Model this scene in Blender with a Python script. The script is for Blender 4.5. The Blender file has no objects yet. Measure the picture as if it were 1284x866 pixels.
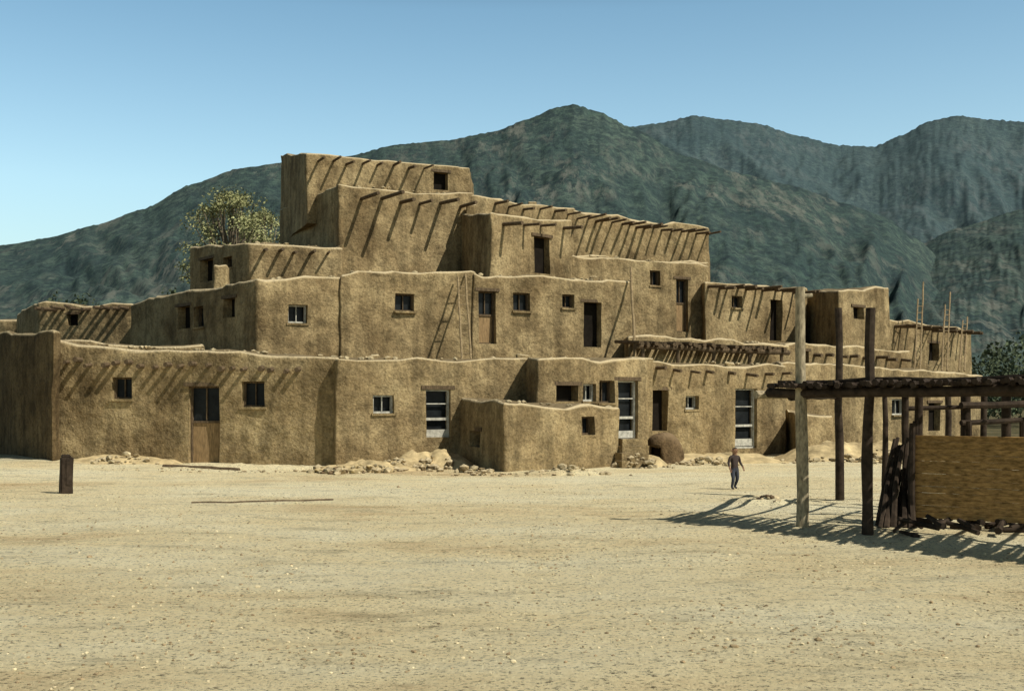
import bpy, bmesh, math, random
from mathutils import Vector, Matrix, noise
random.seed(7)
F=1500.0; EYE=1.75; HZ=500.0
scene=bpy.context.scene
# ---- image-coordinate helpers: pixel x / assumed depth / pixel y -> metres
def P2(b,d): return Vector(((b-642)/F*d, d))
def ZZ(e,d): return EYE+(HZ-e)/F*d
def P3(b,d,e): p=P2(b,d); return Vector((p.x,p.y,ZZ(e,d)))
# ------------------------------------------------------------ materials
def newmat(name):
    m=bpy.data.materials.new(name); m.use_nodes=True
    nt=m.node_tree; b=nt.nodes['Principled BSDF']; b.inputs['Roughness'].default_value=.95
    b.inputs['Specular IOR Level'].default_value=.1
    return m,nt,b
def noi(nt,vec,scale,detail=6,rough=.6):
    n=nt.nodes.new('ShaderNodeTexNoise'); n.inputs['Scale'].default_value=scale
    n.inputs['Detail'].default_value=detail; n.inputs['Roughness'].default_value=rough
    nt.links.new(vec,n.inputs['Vector']); return n.outputs['Fac']
def ramp(nt,fac,stops):
    r=nt.nodes.new('ShaderNodeValToRGB'); e=r.color_ramp.elements
    while len(e)<len(stops): e.new(.5)
    for i,(p,c) in enumerate(stops):
        e[i].position=p; e[i].color=(*c,1) if len(c)==3 else c
    nt.links.new(fac,r.inputs['Fac']); return r.outputs['Color']
def g(v): return (v,v,v)
def mix(nt,a,b,f,mode='MIX'):
    m=nt.nodes.new('ShaderNodeMix'); m.data_type='RGBA'; m.blend_type=mode
    for sock,val in ((m.inputs['Factor'],f),(m.inputs['A'],a),(m.inputs['B'],b)):
        if hasattr(val,'links'): nt.links.new(val,sock)
        elif isinstance(val,(int,float)): sock.default_value=val
        else: sock.default_value=(*val,1)
    return m.outputs['Result']
def bump(nt,b,h,strength,dist,prev=None):
    n=nt.nodes.new('ShaderNodeBump'); n.inputs['Strength'].default_value=strength
    n.inputs['Distance'].default_value=dist; nt.links.new(h,n.inputs['Height'])
    if prev: nt.links.new(prev,n.inputs['Normal'])
    nt.links.new(n.outputs['Normal'],b.inputs['Normal']); return n.outputs['Normal']
def pos(nt): return nt.nodes.new('ShaderNodeNewGeometry').outputs['Position']
def scaled(nt,vec,s):
    m=nt.nodes.new('ShaderNodeMapping'); m.inputs['Scale'].default_value=s
    nt.links.new(vec,m.inputs['Vector']); return m.outputs['Vector']
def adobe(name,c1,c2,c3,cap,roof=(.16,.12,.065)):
    m,nt,b=newmat(name); p=pos(nt)
    c=ramp(nt,noi(nt,p,.7,8,.65),[(.34,c1),(.5,c2),(.66,c3)])
    st=ramp(nt,noi(nt,scaled(nt,p,(3,3,.3)),1,5,.6),[(.38,g(.52)),(.56,g(1.0))])
    c=mix(nt,c,st,.65,'MULTIPLY')
    pt=ramp(nt,noi(nt,p,2.3,6,.7),[(.38,g(.55)),(.5,g(1.0)),(.66,g(1.25))])
    c=mix(nt,c,pt,.7,'MULTIPLY')
    sp=ramp(nt,noi(nt,p,14,4,.75),[(.36,g(.45)),(.5,g(1.0)),(.68,g(1.45))])
    c=mix(nt,c,sp,.6,'MULTIPLY')
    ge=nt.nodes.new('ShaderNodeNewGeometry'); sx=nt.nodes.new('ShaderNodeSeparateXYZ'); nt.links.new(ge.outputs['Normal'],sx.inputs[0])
    # sunlit parapet rim painted paler; unseen flat roof darkened to cut bounce light
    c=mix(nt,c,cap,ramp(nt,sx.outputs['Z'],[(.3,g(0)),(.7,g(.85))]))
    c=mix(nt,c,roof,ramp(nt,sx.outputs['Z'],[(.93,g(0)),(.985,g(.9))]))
    nt.links.new(c,b.inputs['Base Color'])
    a=bump(nt,b,noi(nt,p,2.5,6,.62),.8,.16); bump(nt,b,noi(nt,p,18,4,.65),.7,.03,a)
    return m
M={}
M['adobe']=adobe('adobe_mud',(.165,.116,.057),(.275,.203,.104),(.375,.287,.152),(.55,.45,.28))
M['adobe_shaded']=adobe('adobe_shaded_mud',(.08,.055,.026),(.12,.083,.04),(.175,.125,.062),(.42,.34,.2))  # darker copy of the adobe; end wall's shade put into its colour
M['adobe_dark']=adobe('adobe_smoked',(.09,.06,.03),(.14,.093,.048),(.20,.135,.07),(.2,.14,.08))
def plain(name,c,var=.25,scale=6,rough=.85,stretch=(1,1,1)):
    m,nt,b=newmat(name); p=scaled(nt,pos(nt),stretch)
    cc=ramp(nt,noi(nt,p,scale,6,.65),[(.3,tuple(x*(1-var*1.6) for x in c)),(.7,tuple(min(.9,x*(1+var)) for x in c))])
    nt.links.new(cc,b.inputs['Base Color']); b.inputs['Roughness'].default_value=rough
    bump(nt,b,noi(nt,p,scale*3,4,.6),.4,.01)
    return m
M['wood']=plain('weathered_wood',(.12,.085,.05),.4,8,stretch=(3,3,1))
M['woodl']=plain('sun_bleached_wood',(.34,.28,.18),.4,8,stretch=(3,3,1))
M['woodm']=plain('ladder_wood',(.27,.20,.11),.4,8,stretch=(3,3,1))
M['woodd']=plain('dark_old_wood',(.045,.032,.022),.4,8)
M['tan']=plain('tan_door_boards',(.27,.18,.09),.3,5,stretch=(6,6,1))
M['panel']=plain('ochre_boards',(.36,.215,.08),.4,9,stretch=(1,1,3))
M['white']=plain('chalky_white_paint',(.46,.44,.37),.3,9,.8)
M['glass']=plain('dark_window_glass',(.015,.017,.018),.3,4,.3)
M['dark']=plain('dark_interior',(.012,.009,.006),.3,4)
M['stone']=plain('rubble_stone',(.44,.36,.22),.45,5)
M['bank']=plain('loose_dirt',(.50,.39,.21),.35,3)
# ground
m,nt,b=newmat('dusty_ground'); p=pos(nt)
c=ramp(nt,noi(nt,scaled(nt,p,(.45,1,1)),.3,9,.7),[(.34,(.66,.50,.27)),(.45,(.85,.72,.43)),(.60,(.90,.81,.54))])
c=mix(nt,c,ramp(nt,noi(nt,scaled(nt,p,(.5,1.4,1)),1.3,8,.8),[(.37,g(.62)),(.47,g(1.0)),(.7,g(1.05))]),.75,'MULTIPLY')
c=mix(nt,c,ramp(nt,noi(nt,p,6,7,.9),[(.39,g(.35)),(.45,g(1.0)),(.75,g(1.05))]),.75,'MULTIPLY')
c=mix(nt,c,ramp(nt,noi(nt,p,24,4,.8),[(.39,g(.15)),(.45,g(1.0)),(.75,g(1.05))]),.75,'MULTIPLY')
# ground beyond the plaza, out of view, darkened to cut bounce onto walls
vm=nt.nodes.new('ShaderNodeVectorMath'); vm.operation='DISTANCE'; nt.links.new(p,vm.inputs[0]); vm.inputs[1].default_value=(2,17,0)
mr=nt.nodes.new('ShaderNodeMapRange'); mr.inputs['From Min'].default_value=19; mr.inputs['From Max'].default_value=27; nt.links.new(vm.outputs['Value'],mr.inputs['Value'])
dark_surround=ramp(nt,noi(nt,p,.5,8,.75),[(.35,(.05,.055,.025)),(.55,(.12,.10,.05)),(.7,(.26,.20,.11))])
c=mix(nt,c,dark_surround,mr.outputs['Result'])
nt.links.new(c,b.inputs['Base Color'])
a=bump(nt,b,noi(nt,p,2.2,8,.75),.75,.13); bump(nt,b,noi(nt,p,11,6,.85),1.0,.06,a)
M['ground']=m
def mount(name,cd,cm,cl,rock,hz):
    m,nt,b=newmat(name); p=pos(nt)
    c=ramp(nt,noi(nt,p,.003,9,.7),[(.36,cd),(.5,cm),(.66,cl)])
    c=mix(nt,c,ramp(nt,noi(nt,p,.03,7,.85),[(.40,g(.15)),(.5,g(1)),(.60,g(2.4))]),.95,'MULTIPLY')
    r=ramp(nt,noi(nt,scaled(nt,p,(1.8,.5,.5)),.011,9,.8),[(.50,g(0)),(.58,g(1))])
    r2=ramp(nt,noi(nt,p,.0018,4,.6),[(.46,g(0)),(.6,g(.9))])
    f=mix(nt,r,r2,1.0,'MULTIPLY'); c=mix(nt,c,rock,f)
    c=mix(nt,c,(.078,.125,.148),hz)  # aerial haze mixed into the slope colour
    nt.links.new(c,b.inputs['Base Color'])
    bump(nt,b,noi(nt,p,.018,9,.8),.85,24)
    return m
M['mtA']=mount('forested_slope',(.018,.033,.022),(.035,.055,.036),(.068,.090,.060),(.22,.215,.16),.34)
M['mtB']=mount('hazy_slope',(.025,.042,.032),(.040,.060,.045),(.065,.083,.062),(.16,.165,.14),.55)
M['leaf']=plain('cottonwood_leaves',(.30,.30,.14),.5,.9)
M['leafd']=plain('juniper_foliage',(.08,.10,.055),.5,.5)
M['bark']=plain('bark',(.2,.16,.11),.3,6)
# ------------------------------------------------------------ mesh helpers
def mkobj(name,me,mat=None,parent=None):
    o=bpy.data.objects.new(name,me); scene.collection.objects.link(o)
    if mat: me.materials.append(mat)
    if parent: o.parent=parent
    return o
def empty(name):
    o=bpy.data.objects.new(name,None); scene.collection.objects.link(o); return o
def frombm(name,bm,mat=None,parent=None,smooth=True,ang=40):
    me=bpy.data.meshes.new(name); bm.normal_update(); bm.to_mesh(me); bm.free()
    if smooth:
        me.polygons.foreach_set('use_smooth',[True]*len(me.polygons)); me.set_sharp_from_angle(angle=math.radians(ang))
    return mkobj(name,me,mat,parent)
def addbox(bm,Mx,c,s):
    r=bmesh.ops.create_cube(bm,size=1.0,matrix=Mx@Matrix.Translation(c)@Matrix.Diagonal((*s,1)))
    return r['verts']
def addcyl(bm,p0,p1,r0,r1=None,seg=8,wob=0):
    if r1 is None: r1=r0
    p0=Vector(p0);p1=Vector(p1);ax=(p1-p0);L=ax.length;ax.normalize()
    q=ax.to_track_quat('Z','Y'); n=max(1,int(L/.5)) if wob else 1
    rings=[]
    for i in range(n+1):
        t=i/n; c=p0.lerp(p1,t)
        if wob and 0<i<n: c=c+noise.noise_vector(c*1.3)*wob
        r=r0+(r1-r0)*t; r*=1+(random.uniform(-.08,.08) if wob else 0)
        rings.append([bm.verts.new(c+q@Vector((r*math.cos(a*2*math.pi/seg),r*math.sin(a*2*math.pi/seg),0))) for a in range(seg)])
    for i in range(n):
        for a in range(seg):
            bm.faces.new((rings[i][a],rings[i][(a+1)%seg],rings[i+1][(a+1)%seg],rings[i+1][a]))
    bm.faces.new(rings[0][::-1]); bm.faces.new(rings[-1])
def rough(bm,a1=.05,a2=.02):
    for v in bm.verts:
        c=v.co.copy()
        v.co+=noise.noise_vector(c*.55)*a1+noise.noise_vector(c*2.1+Vector((9,3,1)))*a2
def gridcut(bm,step):
    xs=[v.co.x for v in bm.verts];ys=[v.co.y for v in bm.verts];zs=[v.co.z for v in bm.verts]
    for ax,(lo,hi) in enumerate(((min(xs),max(xs)),(min(ys),max(ys)),(min(zs),max(zs)))):
        n=Vector((0,0,0)); n[ax]=1; k=lo+step*.53
        while k<hi:
            co=Vector((0,0,0)); co[ax]=k
            bmesh.ops.bisect_plane(bm,geom=bm.verts[:]+bm.edges[:]+bm.faces[:],dist=1e-4,plane_co=co,plane_no=n)
            k+=step
# ------------------------------------------------------------ ground
def gz(x,y):
    s=min(1,max(0,(-x-4)/9)); s=s*s*(3-2*s)
    k=min(1,max(0,(y-24)/6))
    z=.15*s*k
    if y<70:
        z+=noise.noise(Vector((x*.35,y*.35,0)))*.045+noise.noise(Vector((x*1.1,y*1.1,5)))*.025+noise.noise(Vector((x*2.6,y*2.6,9)))*.016
    return z
def axis(lo,hi,st,far,gr=1.35):
    a=[];v=lo
    while v<=hi: a.append(v); v+=st
    s=st;v=a[-1]
    while v<far: s*=gr; v+=s; a.append(v)
    return a
xr=axis(0,18,.2,9000); xs=sorted(set([-q for q in xr]+xr)); ys=[-400,-150,-50,-15]+axis(-3,38,.2,9000)
vs=[(x,y,gz(x,y)) for y in ys for x in xs]; nx=len(xs)
fs=[(j*nx+i,j*nx+i+1,(j+1)*nx+i+1,(j+1)*nx+i) for j in range(len(ys)-1) for i in range(nx-1)]
me=bpy.data.meshes.new('ground'); me.from_pydata(vs,[],fs); me.polygons.foreach_set('use_smooth',[True]*len(fs))
mkobj('ground',me,M['ground'])
# stones
bm=bmesh.new(); bmesh.ops.create_icosphere(bm,subdivisions=1,radius=1); bm.verts.ensure_lookup_table()
icv=[v.co.copy() for v in bm.verts]; icf=[[v.index for v in f.verts] for f in bm.faces]; bm.free()
def stones(name,items,mats,parent=None):
    V=[];Fc=[];mi=[]
    for (x,y,z,r) in items:
        o=len(V); sx,sy,sz=r*random.uniform(.7,1.3),r*random.uniform(.7,1.3),r*random.uniform(.4,.85)
        a=random.random()*6.28;ca,sa=math.cos(a),math.sin(a); k=random.randrange(len(mats))
        for c in icv:
            q=c*random.uniform(.8,1.15); u,w=q.x*sx,q.y*sy
            V.append((x+u*ca-w*sa,y+u*sa+w*ca,z+q.z*sz))
        for f in icf: Fc.append([o+i for i in f]); mi.append(k)
    me=bpy.data.meshes.new(name); me.from_pydata(V,[],Fc)
    o=mkobj(name,me,None,parent)
    for k in mats: me.materials.append(k)
    me.polygons.foreach_set('material_index',mi)
    return o
M['peb1']=plain('pale_pebble',(.64,.54,.33),.3,9); M['peb2']=plain('brown_pebble',(.33,.25,.14),.4,9)
it=[]
for i in range(13000):
    d=6.0*math.exp(random.random()*1.4); x=random.uniform(-.5,.5)*d
    if noise.noise(Vector((x*.5,d*.5,3)))<.02+random.uniform(-.3,.3): continue
    r=random.choice([.005,.006,.007,.008,.01,.012,.016])*(1+d*.01)
    if random.random()<.02: r*=2
    it.append((x,d,gz(x,d)+r*.1,r))
stones('gravel',it,[M['peb1'],M['peb2'],M['peb2']])
# ------------------------------------------------------------ mountains
def prof(pts,b):
    if b<=pts[0][0]: return pts[0][1]
    for (x0,y0),(x1,y1) in zip(pts,pts[1:]):
        if b<=x1:
            t=(b-x0)/(x1-x0); t2=t*t*(3-2*t); t=.5*t+.5*t2
            return y0+(y1-y0)*t
    return pts[-1][1]
def mountain(name,pts,b0,b1,Dc,mat,seed,amp=.2):
    nu,nv=620,110; V=[];Fc=[]
    for j in range(nv+14):
        t=j/(nv-1)
        for i in range(nu):
            b=b0+(b1-b0)*i/(nu-1); D=Dc*(.42+.58*t)
            H=(HZ-prof(pts,b))/F*Dc+EYE
            if t<=1:
                w=noise.noise(Vector((b/190,t*1.6,seed)))*1.6
                sl=t*1.8
                sa=lambda q: math.sqrt(q*q+.012)-.1
                r1=noise.noise(Vector((b/120+w+sl,t*2.0,seed+3)))*.5+.35
                r2=sa(noise.noise(Vector((b/62+w*1.2+sl*1.5,t*4,seed+8))))
                r3=sa(noise.noise(Vector((b/28+w*2-sl,t*10,seed+12))))
                r4=sa(noise.noise(Vector((b/12+w*2+sl,t*24,seed+15))))
                e=math.sin(math.pi*min(1,t**.9))**.7 if t<1 else 0
                z=H*(t**1.12)-H*amp*e*(r1*.9+r2*.75+r3*.32+r4*.11)
                z+=H*.006*noise.noise(Vector((b/5,t*20,seed)))
            else: z=H*(1-(t-1)*3.5)
            V.append(((b-642)/F*D,D,z))
    for j in range(nv+13):
        for i in range(nu-1): Fc.append((j*nu+i,j*nu+i+1,(j+1)*nu+i+1,(j+1)*nu+i))
    me=bpy.data.meshes.new(name); me.from_pydata(V,[],Fc); me.polygons.foreach_set('use_smooth',[True]*len(Fc))
    mkobj(name,me,mat)
mountain('mountain',[(-500,420),(-200,345),(14,306),(60,298),(120,282),(180,262),(240,231),(300,211),(355,204),(430,197),(500,181),(560,176),(620,165),(660,150),(700,134),(720,131),(750,140),(790,159),(860,196),(930,218),(990,232),(1060,255),(1110,272),(1150,300),(1200,345),(1284,400),(1500,450)],-500,1500,4300,M['mtA'],1,.21)
mountain('mountain',[(300,300),(600,215),(790,159),(830,154),(870,145),(910,150),(950,155),(1000,170),(1050,182),(1095,184),(1130,170),(1165,152),(1200,145),(1240,150),(1300,154),(1400,175),(1600,230),(1900,330)],300,1900,7200,M['mtB'],5,.12)
mountain('mountain',[(1000,420),(1090,345),(1150,308),(1200,286),(1284,262),(1400,240),(1550,250),(1900,330)],1000,1900,4700,M['mtA'],11,.11)
# ------------------------------------------------------------ pueblo
PU=empty('adobe_pueblo_building')
acc={}
def A(k):
    if k not in acc: acc[k]=bmesh.new()
    return acc[k]
class Block:
    def __init__(s,name,front,W,z0,step=.5,mat='adobe',bev=.09,back=(0,1)):
        s.name=name; s.f=[(b,d,ZZ(e,d)) for b,d,e in front]; s.mat=mat; s.step=step
        s.pts=[Vector((*P2(b,d),z)) for b,d,z in s.f]
        bk=Vector((back[0],back[1],0))*W
        s.poly=s.pts+[s.pts[-1]+bk,s.pts[0]+bk]; s.z0=z0; s.bev=bev; s.cut=[]
    def at(s,e,b):
        b0,d0,_=s.f[e]; b1,d1,_=s.f[e+1]
        t=(b-b0)/(b1-b0); d=1/((1-t)/d0+t/d1)
        p=P2(b,d); return Vector((p.x,p.y,0)),d
    def frame(s,e,b,z):
        t=(s.pts[e+1]-s.pts[e]); t.z=0; t.normalize(); n=Vector((t.y,-t.x,0))
        p,d=s.at(e,b); p.z=z
        Mx=Matrix(((t.x,-n.x,0,p.x),(t.y,-n.y,0,p.y),(0,0,1,p.z),(0,0,0,1)))
        return Mx,n,t
    def op(s,e,b0,e0,b1,e1,kind='win',fr='wood',depth=.34):
        pa,da=s.at(e,b0); pb,db=s.at(e,b1); w=(pb-pa).length; bc=(b0+b1)/2; pc,dc=s.at(e,bc)
        zt=ZZ(e0,dc); zb=ZZ(e1,dc); h=zt-zb
        t=(s.pts[e+1]-s.pts[e]); t.z=0;t.normalize(); n=Vector((t.y,-t.x,0))
        mid=(pa+pb)/2; mid.z=(zt+zb)/2
        Mx=Matrix(((t.x,-n.x,0,mid.x),(t.y,-n.y,0,mid.y),(0,0,1,mid.z),(0,0,0,1)))
        s.cut.append((Mx,w,h,depth))
        if kind=='hole':
            addbox(A('dark'),Mx,(0,depth-.03,0),(w+.02,.04,h+.02)); addbox(A('wood'),Mx,(0,.04,h/2+.05),(w+.24,.12,.1)); return
        fw=.05 if fr!='wood' else .045
        fb=A(fr); y=depth-.18 if fr!='wood' else depth-.13
        addbox(fb,Mx,(-w/2+fw/2,y,0),(fw,.09,h)); addbox(fb,Mx,(w/2-fw/2,y,0),(fw,.09,h))
        addbox(fb,Mx,(0,y,h/2-fw/2),(w-2*fw,.086,fw)); addbox(fb,Mx,(0,y,-h/2+fw/2),(w-2*fw,.086,fw))
        if kind=='win':
            addbox(A('glass'),Mx,(0,depth-.06,0),(w-.01,.03,h-.01))
            addbox(fb,Mx,(0,y+.012,0),(.022,.05,h-2*fw)); 
            addbox(A('adobe_sill'),Mx,(0,-.01,-h/2-.03),(w+.10,.10,.06))
        elif kind=='door':
            gh=h*.45
            addbox(A('tan'),Mx,(0,depth-.09,-gh/2),(w-2*fw,.05,h-gh-.05))
            addbox(A('glass'),Mx,(0,depth-.07,h/2-gh/2),(w-2*fw,.03,gh))
            addbox(fb,Mx,(0,y+.01,h/2-gh),(w-2*fw,.06,.06)); addbox(fb,Mx,(0,y+.012,h/2-gh/2),(.03,.05,gh-.1))
        elif kind=='screen':
            addbox(A('glass'),Mx,(0,depth-.06,0),(w-2*fw,.03,h-.01))
            addbox(fb,Mx,(0,y+.01,-h*.12),(w-2*fw,.06,.07)); addbox(fb,Mx,(0,y+.011,h*.2),(w-2*fw,.05,.03))
            addbox(fb,Mx,(0,y+.013,-h*.4),(w-2*fw,.045,h*.12))
        if kind!='win': addbox(A('wood'),Mx,(0,.04,h/2+.05),(w+.24,.12,.1))
    def vigas(s,e,b0,b1,ey0,ey1,n,L=.5,r=.06):
        for i in range(n):
            q=i/(n-1) if n>1 else .5
            b=b0+(b1-b0)*q+random.uniform(-2.5,2.5); p,d=s.at(e,b); z=ZZ(ey0+(ey1-ey0)*q,d)+random.uniform(-.05,.05)
            Mx,nn,t=s.frame(e,b,z); l=L*random.uniform(.6,1.2)
            p0=Vector((p.x,p.y,z))-nn*.25; p1=Vector((p.x,p.y,z))+nn*l+t*random.uniform(-.06,.06)+Vector((0,0,random.uniform(-.09,.02)))
            addcyl(A('vigas'),p0,p1,r*random.uniform(.8,1.25),None,7)
    def build(s):
        bm=bmesh.new(); n=len(s.poly)
        lo=[bm.verts.new((p.x,p.y,s.z0)) for p in s.poly]; hi=[bm.verts.new(p) for p in s.poly]
        for i in range(n): bm.faces.new((lo[i],lo[(i+1)%n],hi[(i+1)%n],hi[i]))
        bm.faces.new(lo[::-1]); top=bm.faces.new(hi)
        te=[e for e in bm.edges if sum(v in hi for v in e.verts)>=1]
        bmesh.ops.bevel(bm,geom=te,offset=s.bev,segments=3,profile=.5,affect='EDGES')
        bmesh.ops.triangulate(bm,faces=[f for f in bm.faces if len(f.verts)>4])
        gridcut(bm,s.step)
        zt=max(v.co.z for v in bm.verts)
        for v in bm.verts:
            c=v.co.copy(); k=max(0,1-(zt-c.z)/1.2)
            v.co+=noise.noise_vector(c*.5)*.08+noise.noise_vector(c*1.9+Vector((9,3,1)))*.045
            v.co.z+=k*(noise.noise(c*.8)*.10+noise.noise(c*2.7)*.08)
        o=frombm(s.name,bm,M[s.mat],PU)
        if s.cut:
            cb=bmesh.new()
            for Mx,w,h,dp in s.cut: addbox(cb,Mx,(0,(dp-.5)/2,0),(w,dp+.5,h))
            co=frombm('cutter',cb,None,None,False)
            md=o.modifiers.new('b','BOOLEAN'); md.operation='DIFFERENCE'; md.solver='EXACT'; md.object=co
            dg=bpy.context.evaluated_depsgraph_get(); nm=bpy.data.meshes.new_from_object(o.evaluated_get(dg))
            o.modifiers.clear(); o.data=nm; nm.set_sharp_from_angle(angle=math.radians(40))
            bpy.data.objects.remove(co)
        return o
B=[]
def blk(*a,**k):
    b=Block(*a,**k); B.append(b); return b
# ground storey
F0=blk('end_wall',[(-90,42,424),(66,31.2,415)],.55,-.4,mat='adobe_shaded')
L1=blk('lower_left_rooms',[(62,32,430),(428,30.9,447)],11,-.4)
L1.op(0,140,473,165,500,'win','wood'); L1.op(0,303,478,332,510,'win','wood'); L1.op(0,236,484,275,584,'door','wood')
L1.vigas(0,85,375,453,462,19,.3,.06)
L1b=blk('roof_parapet',[(60,33.2,423),(252,33,434)],.5,2.6,bev=.08)
R1=blk('lower_middle_rooms',[(414,31.3,448),(420,30.6,449),(818,34.6,451)],9,-.4,bev=.06)
R1.op(1,468,495,494,518,'win','white'); R1.op(1,534,488,565,548,'screen','white')
R1b=blk('projecting_room',[(648,34.3,449),(673,31.4,450),(812,33.9,451)],5,-.4)
R1b.op(1,697,483,725,503,'hole'); R1b.op(1,731,481,747,503,'win','white'); R1b.op(1,751,477,770,505,'win','wood'); R1b.op(1,774,477,800,552,'screen','white')
R2=blk('lower_right_rooms',[(812,34.8,452),(987,38,458)],10,-.4)
R2.op(0,815,489,838,540,'hole'); R2.op(0,859,496,875,513,'win','white'); R2.op(0,921,487,949,562,'screen','white')
R2.vigas(0,820,980,463,468,8,.4,.05)
R3=blk('far_right_rooms',[(980,38.5,452),(1232,47,470)],8,-.4)
R3.op(0,1165,505,1180,540,'hole'); R3.op(0,1120,500,1135,520,'win','white')
BX=blk('entrance_room',[(571,32.6,497),(632,28.6,503),(776,31.0,512)],3,-.4,bev=.09)
BX.op(1,728,522,745,545,'win','wood'); BX.op(0,590,540,602,560,'hole')
BX2=blk('small_room',[(990,38.3,515),(1004,36.3,517),(1046,36.9,519)],1.3,-.4)
# second storey
T2=blk('second_storey',[(163,42,379),(322,34.5,350),(430,35.65,346)],12,2.2)
T2.op(0,222,384,238,412,'hole'); T2.op(0,243,384,256,410,'win','wood'); T2.op(0,280,374,294,398,'hole')
T2.op(1,361,382,385,405,'win','white')
T2b=blk('second_storey',[(426,35.5,341),(595,37.45,341)],11,2.2)
T2b.op(0,496,368,520,390,'win','wood')
T2c=blk('second_storey',[(590,37.3,343),(792,40,352)],9,2.2)
T2c.op(0,600,365,622,431,'door','wood'); T2c.op(0,644,367,665,390,'win','wood'); T2c.op(0,705,369,720,386,'win','wood'); T2c.op(0,732,379,754,435,'hole')
TL=blk('far_left_rooms',[(20,48,392),(48,44,380),(166,43.5,382)],4,2)
TL.vigas(1,60,160,386,388,10,.9); TL.op(1,84,394,98,408,'hole')
TLa=blk('far_left_rooms',[(-60,50,398),(30,49,400)],4,2)
TM=blk('terrace_room',[(788,38.4,421),(990,42.3,431)],4,2)
TM2=blk('terrace_room',[(985,43,428),(1142,47,440)],4,2)
TM2.op(0,1000,440,1014,456,'hole'); TM2.vigas(0,1020,1130,444,450,8,.5)
# third storey
T3L=blk('third_storey_left',[(239,43,309),(312,39.2,304),(428,40.2,309)],5,4.2)
T3L.op(0,251,325,267,353,'hole'); T3L.op(0,280,322,292,336,'win','wood')
T3L.vigas(1,330,410,314,318,5,.6,.05)
T3B=blk('stair_room',[(560,45,270),(615,39.2,268),(717,42.2,276)],4,4.5)
T3B.op(1,670,297,690,343,'hole'); T3B.vigas(1,630,705,280,286,4,1.0)
T3R=blk('third_storey_right',[(716,43.6,318),(889,46.6,331)],6,2.5)
T3R.op(0,848,350,863,416,'door','wood'); T3R.op(0,815,339,828,358,'win','wood')
T2R=blk('right_rooms',[(884,45.8,352),(1012,49,361)],5,2.5)
T2R.op(0,918,371,931,386,'win','wood'); T2R.op(0,965,376,980,427,'hole'); T2R.vigas(0,890,1005,358,367,11,1.2)
T2S=blk('right_tower_room',[(1003,51,366),(1051,45.8,364),(1116,48.3,361)],5,2.5)
T2S.op(1,1070,385,1083,400,'hole')
T2T=blk('right_end_rooms',[(1112,49.5,401),(1219,54.5,412)],5,2)
T2T.vigas(0,1120,1212,408,418,11,1.2); T2T.op(0,1165,430,1177,452,'hole')
# fourth + fifth
T4=blk('fourth_storey',[(352,47.5,262),(425,40.4,231),(592,43.1,244)],6,4.5,bev=.07)
T4.vigas(1,455,575,248,258,6,1.35) 
T4b=blk('fourth_storey',[(588,43,246),(722,45.5,263)],6,4.5)
T4b.vigas(0,620,715,256,268,6,.8,.05)
T4c=blk('fourth_storey',[(718,45.4,265),(891,48.5,286)],6,4.5)
T4c.vigas(0,726,884,274,294,16,1.15,.05)
T4d=blk('ledge_course',[(718,44.9,320),(890,47.6,329)],1.5,6.2)
T5=blk('top_storey',[(352,48.2,194),(385,42.7,191),(590,45.6,210)],4.5,8.0,bev=.07)
T5.op(1,544,216,562,238,'hole'); T5.vigas(1,400,530,202,210,8,.8,.045)
# chimneys / roof pots
for b,d,e,w,h in ((275,38.5,332,.4,.8),(668,44.5,252,.35,.9),(470,31.5,444,.25,.25),(655,33,441,.35,.35),(590,42.5,258,.35,.5),(745,40,345,.3,.4),(915,36.8,450,.3,.3)):
    blk('chimney',[(b-w/2*F/d,d,e),(b+w/2*F/d,d+.1,e+1)],w,ZZ(e,d)-h-.7,step=.3,bev=.06)
for q in B: q.build()
# lumps of mud and stone lying along the roof edges
its=[]
for blkk,e in ((L1,0),(R1,1),(R1b,1),(R2,0),(T2,1),(T2b,0),(T2c,0),(BX,1),(T4,1),(T4b,0),(T3R,0),(TM,0),(T3L,1)):
    b0,b1=blkk.f[e][0],blkk.f[e+1][0]
    for i in range(int((b1-b0)/11)):
        q=random.random(); b=b0+(b1-b0)*q; p,d=blkk.at(e,b); z=blkk.f[e][2]*(1-q)+blkk.f[e+1][2]*q; r=random.uniform(.03,.11)
        its.append((p.x,p.y+.22+random.uniform(0,.2),z+r*.1,r))
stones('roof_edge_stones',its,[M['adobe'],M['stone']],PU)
# brush shade over terrace
for b0,d0,e0,b1,d1,e1 in ((800,37.3,430,985,41.0,438),):
    for i in range(40):
        t=i/39; d=1/((1-t)/d0+t/d1); b=b0+(b1-b0)*t; p=P3(b,d,e0+(e1-e0)*t)
        addcyl(A('vigas'),p+Vector((random.uniform(-.1,.1),random.uniform(-.35,.1),random.uniform(-.06,.04))),p+Vector((-.55+random.uniform(-.1,.1),1.6,.12)),.07,.06,6)
    addcyl(A('vigas'),P3(b0-4,d0+.1,e0+4),P3(b1+4,d1+.1,e1+4),.09,.09,8,.03)
    for b in (806,850,895,940,980):
        t=(b-b0)/(b1-b0); d=1/((1-t)/d0+t/d1); p=P3(b,d+.1,e0+5); addcyl(A('vigas'),p,(p.x,p.y,2.6),.06,.06,7)
names={'wood':('wood_frames','wood'),'white':('white_window_frames','white'),'glass':('window_panes','glass'),
 'dark':('doorway_interiors','dark'),'tan':('door_panels','tan'),'adobe_sill':('sills','adobe'),'vigas':('vigas','wood')}
for k,bm in acc.items(): frombm(names[k][0],bm,M[names[k][1]],PU,True,35)
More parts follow.
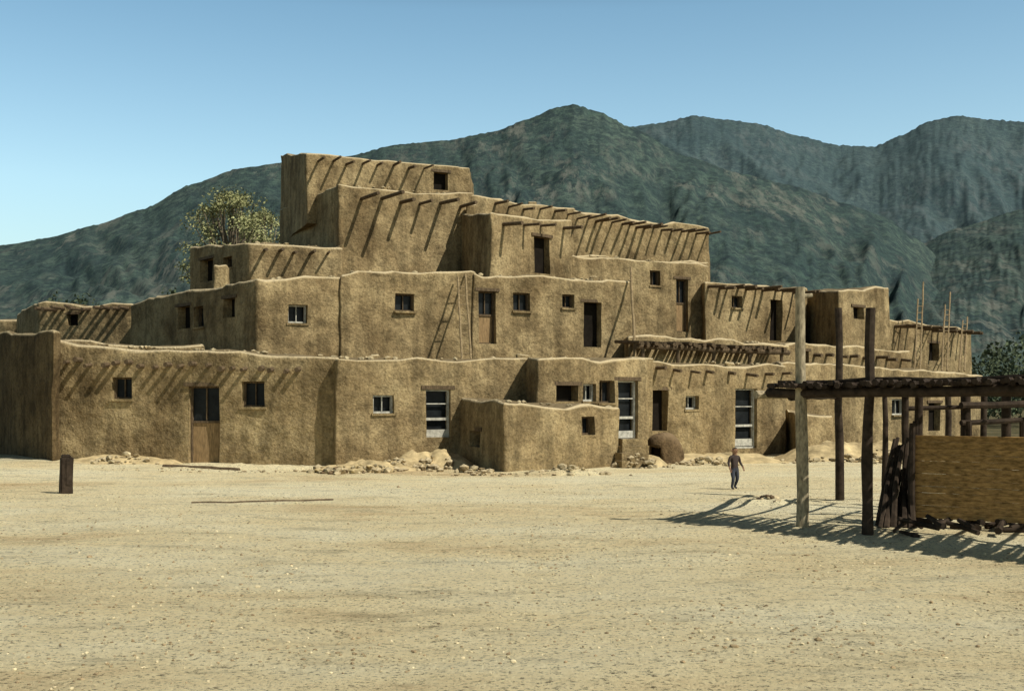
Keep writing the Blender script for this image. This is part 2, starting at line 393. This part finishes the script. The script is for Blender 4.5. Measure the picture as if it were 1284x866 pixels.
# ------------------------------------------------------------ ladders
def ladder(bs,tp,w=.42,side=Vector((.88,.47,0)),mat='woodm',ex=.5):
    bm=bmesh.new(); s=side.normalized()*w/2
    up=(tp-bs).normalized()
    addcyl(bm,bs-s,tp-s*.9,.035,.03,7,.03); addcyl(bm,bs+s,tp+s*.9+up*ex,.035,.03,7,.03)
    L=(tp-bs).length; n=int(L/.36)
    for i in range(1,n):
        c=bs.lerp(tp,i/n); addcyl(bm,c-s*1.1,c+s*1.1+Vector((0,0,random.uniform(-.02,.02))),.018,.018,6)
    frombm('wooden_ladder',bm,M[mat])
def roofpt(b,d,z): p=P2(b,d); return Vector((p.x,p.y,z))
ladder(roofpt(585,35.0,2.8),P3(579,37.1,348),.3,ex=.15)
bm=bmesh.new(); addcyl(bm,roofpt(797,38.0,2.85),P3(791,40.1,335),.05,.04,8,.04); frombm('leaning_pole',bm,M['woodm'])
ladder(roofpt(1150,47.5,2.9),P3(1154,49.8,375),.3,ex=1.0)
ladder(roofpt(1184,48.5,2.9),P3(1188,51.5,382),.3,ex=.9)
ladder(roofpt(1206,49,2.9),P3(1210,53,402),.3,ex=.4)
# ------------------------------------------------------------ ramada
RA=empty('ramada_shelter')
bw=bmesh.new(); bd=bmesh.new()
def post(b,d,et,r=.07,bm=None):
    p=P2(b,d); addcyl(bm if bm else bw,(p.x,p.y,gz(p.x,p.y)-.1),(p.x+random.uniform(-.04,.04),p.y,ZZ(et,d)),r,r*.8,9,.04)
F1=Vector((3.66,16.7,1.84)); F2=Vector((8.1,10.3,1.86)); 
bk=Vector((1.5,2.6,0))
post(1006,16.3,360,.085); post(1088,15.4,386,.075,bd); post(1053,20.6,386,.075,bd); post(1150,16.6,487,.07,bd); post(1137,17.5,487,.06,bd); post(1212,17.6,487,.09,bd); post(1232,19,487,.06,bd); post(1262,18.2,487,.08,bd); post(1190,20,487,.06,bd); post(1110,19,487,.05,bd)
for p in (F2-Vector((.5,-.7,0)),F2+bk): addcyl(bd,(p.x,p.y,-.1),(p.x,p.y,1.9),.07,.06,8,.03)
tv=(F2-F1)
addcyl(bd,F1-tv.normalized()*.1,F2,.07,.065,9,.05); 
addcyl(bw,F1+Vector((-.25,.05,-.03)),F1+Vector((.45,.35,-.03)),.06,.05,8)
q=P3(1006,16.3,372); addcyl(bw,q+Vector((-.1,0,0)),q+Vector((.14,.02,.02)),.035,.03,7)
addcyl(bd,F1+bk*.45,F2+bk*.45,.06,.06,8,.04)
addcyl(bd,Vector((5.66,20.6,1.86)),F2+bk*1.6,.07,.06,9,.04)
addcyl(bd,Vector((3.85,16.5,1.78)),Vector((5.66,20.9,1.8)),.06,.06,8,.03)
addcyl(bd,P3(1205,17.5,508),P3(1290,17.9,506),.05,.05,8,.03); addcyl(bd,P3(1137,17.5,512),P3(1212,17.6,510),.035,.03,8,.03)
addcyl(bd,P3(1205,17.5,530),P3(1290,17.9,526),.04,.04,8,.03)
bn=bk.normalized()
for i in range(120):
    t=i/119; p=F1.lerp(F2,t)+Vector((0,0,.09+random.uniform(-.02,.03)))
    addcyl(bd,p-bn*random.uniform(.0,.4),p+bn*random.uniform(1.0,1.6)+Vector((random.uniform(-.12,.12),random.uniform(-.05,.05),random.uniform(-.04,.05))),.037,.022,6)
for i in range(11):
    t=(i+.5)/11; p=F1.lerp(F2,t)+Vector((0,0,.12)); addcyl(bd,p-bn*.2,p+bn*random.uniform(3.6,4.6),.04,.03,6,.03)
for i in range(5):
    o=bn*(.2+i*.25); addcyl(bd,F1+o+Vector((0,0,.15)),F2+o+Vector((0,0,.15)),.025,.025,6,.05)
frombm('pale_posts',bw,M['woodl'],RA); frombm('dark_poles',bd,M['woodd'],RA)
# board screen
bm=bmesh.new(); p0=P2(1146,16.4); p1=P2(1330,15.3); z=.13
for i in range(13):
    h=.0865; d=(p1-p0); L=d.length; a=math.atan2(d.y,d.x); c=(p0+p1)/2
    Mx=Matrix.Translation((c.x,c.y,z+h/2))@Matrix.Rotation(a,4,'Z')@Matrix.Rotation(random.uniform(-.002,.002),4,'Y')
    addbox(bm,Mx,(random.uniform(-.02,.02),random.uniform(-.006,.006),0),(L,.03,h-.002)); z+=h
bmesh.ops.bevel(bm,geom=bm.edges[:],offset=.004,segments=1,affect='EDGES')
frombm('board_screen',bm,M['panel'],RA)
bm=bmesh.new()
for b in (1148,1215,1282): 
    q=(b-1146)/184; d=1/((1-q)/16.4+q/15.3)+.09; p=P2(b,d); addcyl(bm,(p.x,p.y,-.1),(p.x,p.y,1.45),.045,.04,8)
q0=P2(1144,16.36); addcyl(bm,(q0.x,q0.y,-.1),(q0.x,q0.y,1.42),.05,.045,8,.02)
for i in range(26):
    bb=P2(1100+i*1.8,16.3+random.uniform(-.25,.3)); tt=P2(1122+i*.9,16.9+random.uniform(-.1,.2))
    addcyl(bm,(bb.x,bb.y,0),(tt.x,tt.y,random.uniform(.5,1.2)),random.uniform(.025,.055),.025,6,.06)
frombm('leaning_firewood',bm,M['woodd'],RA)
bm=bmesh.new()
for i in range(30):
    b=random.uniform(1125,1300); d=random.uniform(15.2,16.6); p=P2(b,d); a=random.random()*3.1; L=random.uniform(.12,.35); z=random.uniform(.03,.14)
    addcyl(bm,(p.x-L*math.cos(a),p.y-L*math.sin(a),z),(p.x+L*math.cos(a),p.y+L*math.sin(a),z+random.uniform(-.03,.1)),random.uniform(.02,.05),.03,7)
frombm('firewood_pile',bm,M['woodd'],RA)
# ------------------------------------------------------------ small things
bm=bmesh.new(); p=P2(83,22.2); z0=gz(p.x,p.y)
Mx=Matrix.Translation((p.x,p.y,z0))@Matrix.Rotation(.5,4,'Z')@Matrix.Rotation(.03,4,'Y')
addbox(bm,Mx,(0,0,.30),(.22,.20,.74)); addbox(bm,Mx,(-.02,.01,.69),(.16,.18,.06)); addbox(bm,Mx,(.03,-.105,.4),(.12,.03,.5))
bmesh.ops.bevel(bm,geom=bm.edges[:],offset=.02,segments=2,affect='EDGES'); gridcut(bm,.08); rough(bm,.02,.02); frombm('wooden_stump_post',bm,M['woodd'])
def log(b0,d0,b1,d1,r):
    bm=bmesh.new(); a=P2(b0,d0); c=P2(b1,d1); n=8
    for i in range(n):
        u=a.lerp(c,i/n); w=a.lerp(c,(i+1)/n)
        addcyl(bm,(u.x,u.y,gz(u.x,u.y)+r*.1),(w.x,w.y,gz(w.x,w.y)+r*.1),r,r*.95,8)
    frombm('fallen_log',bm,M['wood'])
log(240,20.2,418,20.9,.024); log(205,29.8,300,29.0,.06)
def pile(b,d,w,h,n,r0,r1,dep=.6,mats=('stone','adobe','adobe')):
    its=[]; c=P2(b,d)
    for i in range(n):
        u=random.gauss(0,.42); v=random.gauss(0,.38); r=r0+(r1-r0)*random.random()**2
        hh=h*math.exp(-(u*u+v*v)*3)*random.random()
        x=c.x+u*w/1.2; y=c.y+v*dep; its.append((x,y,gz(x,y)+hh+r*.1,r))
    stones('rubble_pile',its,[M[k] for k in mats])
pile(445,28.6,1.9,.26,90,.03,.14,.6,('stone','bank','adobe')); pile(500,29.8,1.5,.3,60,.04,.14,.6,('stone','adobe')); pile(158,30.9,1.3,.25,45,.04,.13,.6,('stone','adobe')); pile(592,28.6,.7,.15,24,.04,.12)
pile(712,28.0,1.1,.28,60,.03,.14,.6,('stone','stone','adobe')); pile(800,30.6,.9,.35,40,.05,.16); pile(885,31.8,1.4,.2,60,.04,.14,.6,('stone','adobe')); pile(545,30.3,1.1,.35,40,.05,.18)
pile(1105,33,2.0,.4,80,.05,.16,1.2,('stone','adobe')); pile(965,20.0,.6,.14,40,.03,.08,.3,('woodd','wood','stone')); pile(425,28.3,1.0,.15,30,.05,.12,.4,('adobe_dark','stone'))
pile(1010,33,1.8,.15,40,.04,.12); pile(640,27.6,2.8,.03,40,.02,.06); pile(250,28.5,4,.03,50,.02,.05,.8)
def bank(name,b,d,w,dep,h,mat='bank'):
    bm=bmesh.new(); c=P2(b,d); nu,nv=36,16; g_=[]
    for j in range(nv+1):
        row=[]
        for i in range(nu+1):
            u=i/nu*2-1;v=j/nv*2-1; x=c.x+u*w/2;y=c.y+v*dep/2
            e=max(0,1-abs(u)**3)*max(0,1-abs(v)**2.5)
            row.append(bm.verts.new((x,y,gz(x,y)-.03+h*e*(1+.5*noise.noise(Vector((x*2,y*2,1)))+.25*noise.noise(Vector((x*6,y*6,1)))))))
        g_.append(row)
    for j in range(nv):
        for i in range(nu): bm.faces.new((g_[j][i],g_[j][i+1],g_[j+1][i+1],g_[j+1][i]))
    frombm(name,bm,M[mat])
bank('earth_bank',540,30.8,2.4,1.8,.4); bank('earth_bank',465,29.9,2.8,1.6,.22); bank('earth_bank',800,31.6,1.6,1.4,.3); bank('earth_bank',160,31.3,3,1.4,.2); bank('earth_bank',1080,34.5,5,3,.5); bank('earth_bank',900,33.3,4,1.8,.25); bank('earth_bank',710,28.1,2,1.2,.12,'ground'); bank('earth_bank',330,29.9,5,1.4,.12,'ground')
bank('dirt_mound',965,20.1,1.6,.8,.12,'ground')
bm=bmesh.new()
for i in range(4):
    c=P2(792,30.6+.3*i); addbox(bm,Matrix.Translation((c.x,c.y,.08+.09*i))@Matrix.Rotation(.5,4,'Z'),(0,0,0),(.8,.34,.2+.18*i))
gridcut(bm,.2); rough(bm,.04,.03); frombm('adobe_steps',bm,M['adobe'])
# beehive oven
def horno(b,d,r,h,ang,mat='adobe_dark'):
    E=empty('beehive_oven'); c=P2(b,d); bm=bmesh.new(); nu,nv=28,12; rings=[]
    z0=gz(c.x,c.y)
    for j in range(nv+1):
        t=j/nv; rr=r*math.cos(t*math.pi/2*.97)**.6 if j else r*1.05; z=h*math.sin(t*math.pi/2)-.08
        rings.append([bm.verts.new((c.x+rr*math.cos(2*math.pi*i/nu),c.y+rr*math.sin(2*math.pi*i/nu),z0+z)) for i in range(nu)])
    for j in range(nv):
        for i in range(nu):
            th=2*math.pi*(i+.5)/nu; dd=abs((th-ang+math.pi)%(2*math.pi)-math.pi)
            if dd<.42 and j<5: continue
            bm.faces.new((rings[j][i],rings[j][(i+1)%nu],rings[j+1][(i+1)%nu],rings[j+1][i]))
    bm.faces.new(rings[-1]); rough(bm,.08,.06)
    o=frombm('dome',bm,M[mat],E); s=o.modifiers.new('s','SOLIDIFY'); s.thickness=.1; s.offset=-1
    bm=bmesh.new(); bmesh.ops.create_cone(bm,cap_ends=True,segments=24,radius1=r*.8,radius2=r*.5,depth=h*.7,matrix=Matrix.Translation((c.x,c.y,z0+h*.33)))
    frombm('dark_core',bm,M['dark'],E)  # near-black cone filling the dome
horno(833,32.8,.55,.85,-2.2)
# ------------------------------------------------------------ child
def child(b,d,H):
    E=empty('child'); c=P2(b,d); z0=gz(c.x,c.y); k=H
    J={'pel':(0,0,.47),'wai':(0,0,.56),'che':(0,.005,.70),'nek':(0,0,.80),'hd1':(0,-.01,.85),'hd2':(0,-.012,.92),'hd3':(0,0,.97),
       'hL':(-.065,0,.45),'kL':(-.08,-.06,.25),'aL':(-.08,.0,.05),'fL':(-.085,-.085,.025),'hR':(.065,0,.45),'kR':(.075,-.01,.24),'aR':(.08,.09,.06),'fR':(.085,.02,.025),
       'sL':(-.12,0,.76),'eL':(-.17,.01,.61),'wL':(-.18,-.06,.49),'pL':(-.18,-.08,.455),'sR':(.12,0,.76),'eR':(.18,.02,.62),'wR':(.20,-.06,.52),'pR':(.20,-.08,.48)}
    R={'pel':.085,'wai':.08,'che':.085,'nek':.035,'hd1':.06,'hd2':.078,'hd3':.055,'hL':.062,'kL':.042,'aL':.03,'fL':.024,'hR':.062,'kR':.042,'aR':.03,'fR':.024,
       'sL':.04,'eL':.03,'wL':.02,'pL':.024,'sR':.04,'eR':.03,'wR':.02,'pR':.024}
    Ed=[('pel','wai'),('wai','che'),('che','nek'),('nek','hd1'),('hd1','hd2'),('hd2','hd3'),('pel','hL'),('hL','kL'),('kL','aL'),('aL','fL'),('pel','hR'),('hR','kR'),('kR','aR'),('aR','fR'),
        ('che','sL'),('sL','eL'),('eL','wL'),('wL','pL'),('che','sR'),('sR','eR'),('eR','wR'),('wR','pR')]
    nm=list(J)
    rot=Matrix.Rotation(.5,3,'Z'); T=lambda v:rot@(Vector(v)*k)+Vector((c.x,c.y,z0))
    me=bpy.data.meshes.new('body'); me.from_pydata([T(J[n]) for n in nm],[(nm.index(a),nm.index(q)) for a,q in Ed],[])
    o=mkobj('body',me,None,E); o.modifiers.new('sk','SKIN'); o.modifiers.new('ss','SUBSURF').levels=2
    for i,n in enumerate(nm): me.skin_vertices[0].data[i].radius=(R[n]*k,R[n]*k)
    me.skin_vertices[0].data[0].use_root=True
    dg=bpy.context.evaluated_depsgraph_get(); n2=bpy.data.meshes.new_from_object(o.evaluated_get(dg)); o.modifiers.clear(); o.data=n2
    n2.materials.clear()
    for mm in (plain('skin',(.28,.16,.10),.1),plain('brown_shirt',(.06,.045,.04),.2),plain('denim',(.05,.055,.07),.2),plain('black_hair',(.02,.015,.012),.2),plain('shoe',(.05,.04,.03),.2)): n2.materials.append(mm)
    inv=rot.inverted()
    for f in n2.polygons:
        f.use_smooth=True
        l=inv@(Vector(f.center)-Vector((c.x,c.y,z0)))/k
        f.material_index=4 if l.z<.05 else 2 if (l.z<.5 and abs(l.x)<.15) else 0 if (abs(l.x)>.15 and l.z<.54) else 1 if l.z<.80 else (3 if (l.z>.94 or l.y>.02) else 0)
    bm=bmesh.new()
    for s,w in ((-1,'pL'),(1,'pR')):
        p=Vector(J[w])
        for i,(dx,L) in enumerate(((-.018,.035),(-.006,.042),(.006,.04),(.018,.032))):
            q=p+Vector((dx,-.004,-.012)); addcyl(bm,T(q),T(q+Vector((0,-.008,-L*.55))),.0065*k,.006*k,6); addcyl(bm,T(q+Vector((0,-.008,-L*.55))),T(q+Vector((0,-.022,-L))),.006*k,.005*k,6)
        addcyl(bm,T(p+Vector((-s*.014,-.01,.005))),T(p+Vector((-s*.03,-.03,-.012))),.007*k,.006*k,6)
    frombm('fingers',bm,n2.materials[0],E)
    bm=bmesh.new()
    for x,y,z,r in ((-.028,-.083,.915,.009),(.028,-.083,.915,.009)): bmesh.ops.create_icosphere(bm,subdivisions=1,radius=r*k,matrix=Matrix.Translation(T((x,y,z))))
    addcyl(bm,T((-.02,-.082,.868)),T((.02,-.082,.868)),.005*k,.005*k,6)
    frombm('eyes_and_mouth',bm,n2.materials[3],E)
    bm=bmesh.new()
    addcyl(bm,T((0,-.08,.905)),T((0,-.1,.885)),.008*k,.012*k,6)
    for s in (-1,1): bmesh.ops.create_icosphere(bm,subdivisions=1,radius=.018*k,matrix=Matrix.Translation(T((s*.082,0,.905))))
    frombm('nose_and_ears',bm,n2.materials[0],E)
child(921,23.2,.84)
# ------------------------------------------------------------ trees
def leaves(V,Fc,c,r,n,s):
    for i in range(n):
        v=Vector((random.gauss(0,1),random.gauss(0,1),random.gauss(0,1))).normalized()*r*random.random()**.5; v.z*=.75
        p=c+v; a=Vector((random.uniform(-1,1),random.uniform(-1,1),random.uniform(-1,1))).normalized()
        q=a.orthogonal().normalized(); w=a.cross(q); k=s*random.uniform(.6,1.4); o=len(V)
        V+= [p+q*k,p+w*k*.7,p-q*k,p-w*k*.7]; Fc.append((o,o+1,o+2,o+3))
def tree(name,b,d,H,cr,mat,nc=60,nl=90,s=.09,crz=None,base=0):
    E=empty(name); c=P2(b,d); V=[];Fc=[]; bm=bmesh.new(); crz=crz or cr
    o=Vector((c.x,c.y,base)); top=o+Vector((0,0,H-crz))
    addcyl(bm,o-Vector((0,0,.3)),top,cr*.1,cr*.05,9,.12)
    for i in range(nc):
        a=random.random()*6.28; e=random.uniform(-.5,1); rr=cr*(1-max(0,e)**2*.6)*random.uniform(.3,1)
        q=o+Vector((math.cos(a)*rr,math.sin(a)*rr,H-crz+e*crz*.9))
        st=o+Vector((0,0,(H-crz)*random.uniform(.55,1)))
        addcyl(bm,st,q,cr*.03,cr*.008,5,.1); leaves(V,Fc,q,cr*random.uniform(.14,.3),nl,s)
    me=bpy.data.meshes.new('crown'); me.from_pydata(V,[],Fc); mkobj('crown',me,M[mat],E); frombm('trunk_and_limbs',bm,M['bark'],E)
tree('cottonwood_tree',288,62,12.6,2.6,'leaf',90,90,.065,3.2)
tree('cottonwood_tree',332,66,12.2,2.5,'leaf',80,90,.065,2.8)
V=[];Fc=[]
for i in range(60):
    b=random.uniform(-60,235); d=random.uniform(105,140); H=(8 if b<60 else 12.5)*random.uniform(.6,1.0); p=P2(b,d)
    for k in range(4): leaves(V,Fc,Vector((p.x+random.uniform(-1.5,1.5),p.y,H*random.uniform(.45,1))),1.1,28,.2)
for i in range(90):
    b=random.uniform(1222,1420); d=random.uniform(70,95); p=P2(b,d); H=random.uniform(3,6)
    for k in range(3): leaves(V,Fc,Vector((p.x+random.uniform(-1,1),p.y,H*random.uniform(.2,1))),.9,40,.13)
me=bpy.data.meshes.new('distant_trees'); me.from_pydata(V,[],Fc); mkobj('distant_trees',me,M['leafd'])
# ------------------------------------------------------------ light, camera
S=Vector((.55,-.36,.75)).normalized()
el=math.asin(S.z); az=math.atan2(S.x,S.y)
w=bpy.data.worlds.new('World'); scene.world=w; w.use_nodes=True; nt=w.node_tree
sk=nt.nodes.new('ShaderNodeTexSky'); sk.sky_type='NISHITA'; sk.sun_disc=False; sk.sun_elevation=el; sk.sun_rotation=az
sk.altitude=600; sk.air_density=1.2; sk.dust_density=3.0; sk.ozone_density=1.0
tc=nt.nodes.new('ShaderNodeTexCoord'); sx=nt.nodes.new('ShaderNodeSeparateXYZ'); nt.links.new(tc.outputs['Generated'],sx.inputs[0])
# horizon haze: brighter, whiter sky near the horizon, unseen upper dome dimmed to cut fill
hz=ramp(nt,sx.outputs['Z'],[(0.0,(1.6,1.7,1.6)),(.17,(1.75,1.97,1.82)),(.31,(1.25,1.58,1.52)),(.39,(.2,.22,.23))])
c=mix(nt,sk.outputs['Color'],hz,1.0,'MULTIPLY')
bg=nt.nodes['Background']; bg.inputs['Strength'].default_value=.1; nt.links.new(c,bg.inputs['Color'])
sl=bpy.data.lights.new('sun','SUN'); sl.energy=5.0; sl.angle=math.radians(.5); sl.color=(1,.95,.84)
so=bpy.data.objects.new('sun',sl); scene.collection.objects.link(so); so.rotation_euler=S.to_track_quat('Z','Y').to_euler(); so.location=(20,-10,30)
cam=bpy.data.cameras.new('camera'); co=bpy.data.objects.new('camera',cam); scene.collection.objects.link(co)
co.location=(0,0,EYE); co.rotation_euler=(math.radians(90),0,0); cam.sensor_width=36; cam.lens=F/1284*36; cam.shift_y=(HZ-433)/1284; cam.clip_end=30000; cam.clip_start=.1
scene.camera=co
scene.view_settings.view_transform='Standard'; scene.view_settings.look='None'; scene.view_settings.exposure=0
